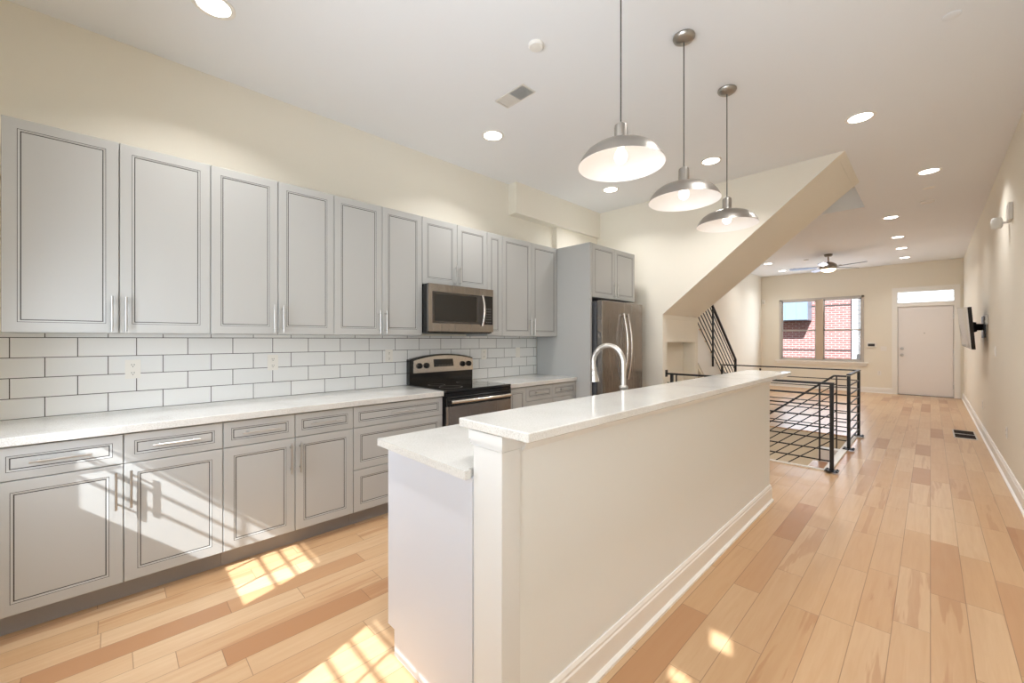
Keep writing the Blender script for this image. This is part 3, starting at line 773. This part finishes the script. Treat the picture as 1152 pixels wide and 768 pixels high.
for k in range(5):
    a_ = math.radians(51+72*k); d = Vector((math.cos(a_),math.sin(a_),0)); s_ = Vector((-math.sin(a_),math.cos(a_),0))
    b0 = Vector((*fc,2.915)); mb = MB()
    prof = [(.20,.045),(.30,.058),(.50,.066),(.62,.064),(.68,.050),(.70,.025)]
    vs = []
    for r, hw in prof:
        for sg in (-1,1):
            for dz in (0,.007):
                vs.append(b0+d*r+s_*hw*sg+Vector((0,0,sg*hw*.22+dz)))
    mb.v = [tuple(v) for v in vs]
    n = len(prof)
    for i in range(n-1):
        q = i*4
        mb.face([q,q+4,q+6,q+2]); mb.face([q+1,q+3,q+7,q+5]); mb.face([q,q+1,q+5,q+4]); mb.face([q+2,q+6,q+7,q+3])
    mb.face([0,2,3,1]); q = (n-1)*4; mb.face([q,q+1,q+3,q+2])
    bl = mb.build('blade', M['fanblade'], t)
    MB().bar(b0+d*.145+Vector((0,0,.014)), b0+d*.245+Vector((0,0,.014)), .035, .008).build('blade_bracket', M['fanmetal'], bl)
light('POINT', 'fan_light', (*fc,2.79), energy=FAN_W, color=WARM, shadow_soft_size=.06)

# ---------------------------------------------------------------- small ceiling fittings
t = thing('ceiling_vent', 'white louvred air vent in the kitchen ceiling', 'vent', (-2.2,2.19,H))
MB().box(-2.355,-2.055,2.115,2.125,H-.006,H-.0005).box(-2.355,-2.055,2.245,2.255,H-.006,H-.0005).box(-2.355,-2.343,2.125,2.245,H-.006,H-.0005).box(-2.067,-2.055,2.125,2.245,H-.006,H-.0005).box(-2.217,-2.207,2.125,2.245,H-.006,H-.0005).build('frame', M['ventwhite'], t)
MB().box(-2.343,-2.067,2.125,2.245,H-.0015,H-.0005).build('backing', M['ventdark'], t)
sl = MB()
for k in range(12):
    x = -2.338+k*.011
    sl.hexa([(x,2.125,H-.0055),(x+.009,2.125,H-.0025),(x+.009,2.245,H-.0025),(x,2.245,H-.0055),(x,2.125,H-.0045),(x+.009,2.125,H-.0016),(x+.009,2.245,H-.0016),(x,2.245,H-.0045)])
for k in range(11):
    y = 2.130+k*.0105; sl.box(-2.207,-2.067,y,y+.0012,H-.0055,H-.0016)
sl.build('louvres', M['ventwhite'], t)
def puck(name, x, y, r, h, label, cat, m='plastic', z=H):
    o = MB().lathe([(.001,-.0005),(r,-.0005),(r,-h*.5),(r*.86,-h*.9),(r*.3,-h),(.001,-h)], (x,y,z), 28).build(name, M[m], loc=(x,y,z))
    tag(o, label, cat); return o
puck('smoke_detector', -1.726, 1.897, .048, .022, 'small round white detector on the kitchen ceiling above the vent', 'detector')
puck('smoke_detector', -.031, 7.775, .07, .028, 'round white ceiling detector, farther of the pair by the right wall', 'detector')
puck('sprinkler_cover', -.013, 7.107, .055, .008, 'flat round ceiling cap, nearer of the pair by the right wall', 'detector')
puck('sprinkler_cover', -2.012, 11.50, .05, .02, 'small round cap on the living room ceiling left of the fan', 'detector', 'ventwhite')
puck('sprinkler_cover', .085, 3.42, .04, .006, 'flat round cap in the ceiling at the upper right', 'detector', 'ceiling')
t = thing('floor_vent', 'dark metal floor register by the right baseboard', 'vent', (.35,8.65,0))
vt = MB()
vt.box(.225,.450,8.29,8.31,.0005,.006).box(.225,.450,8.98,9.0,.0005,.006).box(.225,.240,8.31,8.98,.0005,.006).box(.435,.450,8.31,8.98,.0005,.006).box(.24,.435,8.635,8.665,.0005,.006)
vt.build('frame', M['nickel'], t)
vs = MB().box(.24,.435,8.31,8.635,.0005,.003).box(.24,.435,8.665,8.98,.0005,.003)
vs.build('grille', M['ventdark'], t)

# ---------------------------------------------------------------- wall plates
def outlet(name, O, U, W, label, toggles=0, cat='outlet', w=.072, h=.117):
    """cover plate centred at O, U across, W out of the wall"""
    O, U, W = Vector(O), Vector(U), Vector(W); t = thing(name, label, cat, O)
    def blk(c, hw, hh, d0, d1):
        P = [c-U*hw-EZ*hh, c+U*hw-EZ*hh, c+U*hw+EZ*hh, c-U*hw+EZ*hh]
        return [p+W*d0 for p in P]+[p+W*d1 for p in P]
    MB().hexa(blk(O,w/2,h/2,.0003,.005)).build('cover_plate', M['plastic'], t)
    if toggles:
        for k in range(toggles):
            c = O+U*((k-(toggles-1)/2)*.046)
            MB().hexa(blk(c,.016,.033,.0052,.009)).build('rocker', M['plastic'], t)
    else:
        for dz in (-.025,.025):
            so = MB().hexa(blk(O+EZ*dz,.017,.016,.0052,.0072)).build('socket', M['plastic'], t)
            s_ = MB()
            for dx in (-.006,.006): s_.hexa(blk(O+EZ*(dz+.003)+U*dx,.0012,.005,.0073,.0076))
            s_.hexa(blk(O+EZ*(dz-.009),.0025,.0025,.0073,.0076)); s_.build('slots', M['slot'], so)
    return t
TW = -3.5038
outlet('power_outlet', (TW,.092,1.165), EY, EX, 'white duplex outlet on the tile, farthest left')
outlet('power_outlet', (TW,.874,1.176), EY, EX, 'white duplex outlet on the tile, above the middle base cabinet')
outlet('power_outlet', (TW,1.83,1.20), EY, EX, 'white duplex outlet on the tile just left of the range')
outlet('power_outlet', (TW,2.98,1.185), EY, EX, 'pale outlet on the tile just right of the range')
outlet('light_switch', (TW,3.52,1.195), EY, EX, 'pale switch plate on the tile nearest the refrigerator panel', 1, 'switch')
outlet('light_switch', (-.82,YF-.0003,1.12), -EX, -EY, 'white switch plate between the keypad and the front door', 2, 'switch', .115)
outlet('power_outlet', (-.90,YF-.0003,.50), -EX, -EY, 'white outlet low on the front wall between window and door')
outlet('light_switch', (XR-.0003,7.25,1.215), EY, -EX, 'white switch plate at hand height on the right wall', 1, 'switch')
outlet('power_outlet', (XR-.0003,6.25,.44), EY, -EX, 'white outlet low on the right wall, nearest the camera')
outlet('power_outlet', (XR-.0003,8.86,.42), EY, -EX, 'white outlet low on the right wall, nearer the front door')
t = thing('thermostat', 'small grey thermostat on the right wall in front of the television', 'thermostat', (XR,8.30,1.60))
MB().box(XR-.022,XR-.0005,8.16,8.30,1.55,1.67,0,.003).build('housing', M['ventwhite'], t)
MB().box(XR-.0235,XR-.0222,8.18,8.28,1.60,1.65).build('display', M['slot'], t)
t = thing('alarm_keypad', 'white alarm keypad with a dark screen between window and front door', 'keypad', (-1.045,YF,1.21))
MB().box(-1.141,-.950,YF-.022,YF-.0005,1.145,1.265,0,.004).build('housing', M['plastic'], t)
MB().box(-1.115,-.985,YF-.0240,YF-.0222,1.175,1.240).build('screen', M['slot'], t)
t = thing('motion_sensor', 'small white motion sensor high on the corner left of the front window', 'sensor', (-3.47,YF-.05,2.45))
MB().box(-3.49,-3.41,YF-.06,YF-.001,2.38,2.52,0,.012).build('housing', M['plastic'], t)
MB().lathe([(.001,.02),(.022,.012),(.028,0)], (-3.45,YF-.061,2.43), 16, axis=(0,-1,0)).build('lens', M['ventwhite'], t)
t = thing('wall_sensor', 'white boxy sensor high on the right wall', 'sensor', (XR,6.0,2.52))
MB().box(XR-.028,XR-.0005,5.82,5.98,2.44,2.60,0,.004).build('housing', M['ventwhite'], t)
t = thing('motion_sensor', 'angled white motion sensor on a bracket beside the boxy wall sensor', 'sensor', (XR,6.12,2.48))
MB().bar((XR-.001,6.10,2.47),(XR-.035,6.12,2.47),.02,.02).build('bracket', M['plastic'], t)
MB().lathe([(.001,-.055),(.030,-.05),(.040,-.03),(.040,.03),(.030,.05),(.001,.055)], (XR-.076,6.13,2.475), 20).build('housing', M['ventwhite'], t)

# ---------------------------------------------------------------- television
t = thing('wall_television', 'flat television on a tilting arm on the right wall near the front door', 'television', (XR,8.6,1.5))
A = {'nt':(.345,8.12,1.78),'nb':(.385,8.16,1.215),'ft':(.275,9.05,1.82),'fb':(.325,9.05,1.262)}
n_ = ((Vector(A['ft'])-Vector(A['nt'])).cross(Vector(A['nb'])-Vector(A['nt']))).normalized()
if n_.x < 0: n_ = -n_
Fp = [Vector(A[k]) for k in ('nb','fb','ft','nt')]
MB().hexa([p+n_*.0 for p in Fp]+[p+n_*.035 for p in Fp]).build('housing', M['black'], t)
cen = sum(Fp, Vector())/4
MB().hexa([cen+(p-cen)*.97-n_*.0015 for p in Fp]+[cen+(p-cen)*.97-n_*.0002 for p in Fp]).build('screen', M['tvscreen'], t)
arm = MB(); cb = cen+n_*.036; arm.hexa([cb+(Fp[i]-cen)*.30 for i in range(4)]+[cb+(Fp[i]-cen)*.22+n_*.07 for i in range(4)])
arm.hexa([cb+(Fp[i]-cen)*.45 for i in range(4)]+[cb+(Fp[i]-cen)*.45+n_*.02 for i in range(4)])
arm.bar(cb+n_*.02, (XR-.012,cb.y+.1,cb.z), .05, .09).box(XR-.014,XR-.0005,cb.y-.15,cb.y+.3,cb.z-.15,cb.z+.15)
arm.build('wall_bracket', M['rail'], t)

# ---------------------------------------------------------------- staircase up
t = thing('staircase', 'cream drywalled staircase rising along the left wall and over the kitchen end', 'staircase', (-3.0,6.8,0))
sl_ = .805; YT = 8.36
lf = MB(); poly = [(YT,.0),(YT-.56,.0)]                     # underside reaches the floor here
poly = [(YT,0)]
nst = 9; rise = 1.68/nst; run = (YT-6.275)/nst
for k in range(nst):
    poly += [(YT-k*run, (k+1)*rise), (YT-(k+1)*run, (k+1)*rise)]
poly += [(6.335, 1.68-.60+.02), (YT-.62, 0)]
lf = MB().prism(poly, XL+.001, -2.56, 'x').build('lower_flight', M['wall'], t)
for k in range(nst):
    MB().box(XL+.002,-2.561,YT-(k+1)*run+.001,YT-k*run+.022,(k+1)*rise+.0005,(k+1)*rise+.022).build('tread', M['floor'], lf)
lz = lambda y, d: .805*(YT-y)+d
MB().prism([(6.276,lz(6.276,.07)),(6.276,lz(6.276,-.46)),(YT-.46/.805,0),(YT+.06,0),(YT+.06,.09)], -2.5595, -2.545, 'x').build('skirt_board', M['white'], t)
MB().box(XL+.001, SX0, YK+.1205, 6.274, 1.621, 1.676).build('landing', M['wall'], t)
slope2 = (H-SZ0)/(SX1-SX0)
zt = lambda x: SZ0+slope2*(x-SX0)
up = [(SX0,SZ0),(SX1,H)]
xt = OX1-.001
up = [(SX0+.0005,SZ0),(SX1-.060,zt(SX1-.060)),(xt,H+.6)]
nst2 = 8; 
P2 = [(SX0+.0005, SZ0+.0)]
P2 += [(xt, zt(xt)), (xt, zt(xt)+.30), (SX0+.0005, SZ0+.30)]
uf = MB().prism(P2, YK+.1205, 6.27, 'y').build('upper_flight', M['wall'], t)
for k in range(7):
    x = SX0+.02+k*.25
    MB().box(x, x+.25, YK+.14, 6.25, zt(x+.12)+.30, zt(x+.12)+.36).build('tread', M['floor'], uf)
# closing wedge between soffit slope and ceiling edge
struct('trim_soffit', MB().prism([(xt+.0015,zt(xt)+.0005),(SX1,H-.0005),(xt+.0015,H-.0005)], YK+.1205, 6.27, 'y').box(-2.435,-2.434,6.271,6.272,1.7,1.701), M['wall'], 'lower edge of the soffit meeting the ceiling')

# staircase down
light('AREA', 'basement_fill', (-1.6,6.9,-.6), (math.radians(0),0,0), 14, WARM, shape='DISK', size=.3)  # fill lamps added to brighten the stairwell, no fixture there
light('POINT', 'basement_fill', (-1.9,6.6,-1.4), energy=8, color=WARM, shadow_soft_size=.1)  # second added fill, lower in the well
light('POINT', 'upstairs_fill', (-1.6,6.9,4.9), energy=7, color=WARM, shadow_soft_size=.1)  # fill added to brighten the ceiling opening, not a fixture
t = thing('basement_stair', 'wooden steps going down inside the railed floor opening', 'staircase', (-1.6,5.8,-1.3))
LY = 6.30
poly = [(HX1-.02,-.187)]
for k in range(7):
    poly += [(HX1-.04-.232*(k+1), -.187*(k+1)), (HX1-.04-.232*(k+1), -.187*(k+2))]
poly += [(HX0+.002,-1.9),(HX0+.002,-2.5),(HX1-.02,-.75)]
fl = MB().prism(poly, HY0+.002, LY, 'y').build('stair_body', M['basement'], t)
for k in range(7):
    x1 = HX1-.02-(.232*k if k else 0)-(.02 if k else 0)
    MB().box(HX1-.04-.232*(k+1)+.001, x1+.015, HY0+.003, LY-.001, -.187*(k+1)+.0005, -.187*(k+1)+.022).build('tread', M['floor'], fl)
struct('wall_stringer', MB().box(HX1-.22, HX1-.013, LY+.002, LY+.115, -2.7, -.0), M['white'], 'short white ledge beside the top step')

# ---------------------------------------------------------------- railings
def post(mb_parent, x, y, z0=0, z1=.905, s=.032, plate=True, name='post'):
    m = MB().box(x-s/2,x+s/2,y-s/2,y+s/2,z0+.0165,z1)
    o = m.build(name, M['rail'], mb_parent)
    if plate:
        q = MB().box(x-.055,x+.055,y-.055,y+.055,z0+.0165,z0+.024)
        for sx in (-.04,.04):
            for sy in (-.04,.04): q.lathe([(.001,.007),(.008,.007),(.008,0)], (x+sx,y+sy,z0+.024), 8)
        q.build('base_plate', M['rail'], o)
    return o
ZR = [.112*k for k in range(1,8)]
PX = -.700
t = thing('stair_railing', 'black metal guard railing on the kitchen side of the floor opening', 'railing', (-1.56,5.225,0))
post(t, PX, 5.225)
post(t, -2.36, 5.225)
for x in (-.80,-1.6,-2.30): MB().box(x-.007,x+.007,5.218,5.232,.10,.89).build('baluster', M['rail'], t)
MB().box(-2.43,PX+.02,5.205,5.245,.890,.912).build('top_rail', M['rail'], t)
MB().box(-2.434,-2.428,5.195,5.255,.86,.95).build('wall_flange', M['rail'], t)
for z in ZR: MB().box(-2.42,PX-.02,5.219,5.231,z-.006,z+.006).build('rail', M['rail'], t)
t = thing('stair_railing', 'black metal guard railing turning the far corner of the floor opening', 'railing', (-1.56,7.39,0))
post(t, PX+.005, 6.41); post(t, PX+.005, 7.40)
post(t, -2.47, 7.40)
for x in (-1.9,): MB().box(x-.010,x+.010,7.39,7.41,.10,.89).build('baluster', M['rail'], t)
MB().box(PX-.015,PX+.025,6.39,7.42,.9125,.930).box(-2.50,PX-.0155,7.38,7.42,.9125,.930).build('top_rail', M['rail'], t)
for z in ZR:
    MB().box(PX-.001,PX+.011,6.43,7.38,z-.006,z+.006).box(-2.45,PX-.016,7.394,7.406,z-.006,z+.006).build('rail', M['rail'], t)
t = thing('stair_handrail', 'black handrail sloping down from the middle post into the stairwell', 'railing', (-1.5,6.41,0))
yr = 6.41; xb = -.835; s_ = .805; xe = -2.38
def slr(z, x0=xb): return [(x0,yr,z),(xe,yr,z-(x0-xe)*s_)]
tr = MB().bar((PX-.016,yr,.900),(xb,yr,.900),.036,.020); a_, b_ = slr(.900); tr.bar(a_, b_, .036, .022); tr.build('top_rail', M['rail'], t)
MB().box(-.819,-.805,yr-.007,yr+.007,.002,.89).build('baluster', M['rail'], t)
for x in (-1.55,-2.3):
    zz = .900-(xb-x)*s_; MB().box(x-.010,x+.010,yr-.010,yr+.010,zz-.95,zz-.01).build('baluster', M['rail'], t)
for z in ZR:
    m = MB(); a_, b_ = slr(z+.02, -.812); m.bar(a_, b_, .012, .012); m.bar((PX-.016,yr,z+.0),(-.802,yr,z+.0),.012,.012) if z > 0 else None
    m.build('rail', M['rail'], t)
t = thing('stair_handrail', 'black handrail with slanted bars climbing the staircase to the landing', 'railing', (-2.53,7.3,0))
xr = -2.53; ye = 8.27; ze = .985; yt = 6.30
m = MB(); m.bar((xr,ye,ze),(xr,yt,ze+(ye-yt)*s_),.036,.022); m.build('top_rail', M['rail'], t)
post(t, xr, ye, 0, ze, .036)
for y in (7.15,):
    MB().box(xr-.012,xr+.012,y-.012,y+.012,.90,ze+(ye-y)*s_-.012).build('baluster', M['rail'], t)
for k in range(1,8):
    dz = .113*k; MB().bar((xr,ye-.018,ze-dz+.02),(xr,yt,ze-dz+(ye-yt)*s_),.012,.012).build('rail', M['rail'], t)
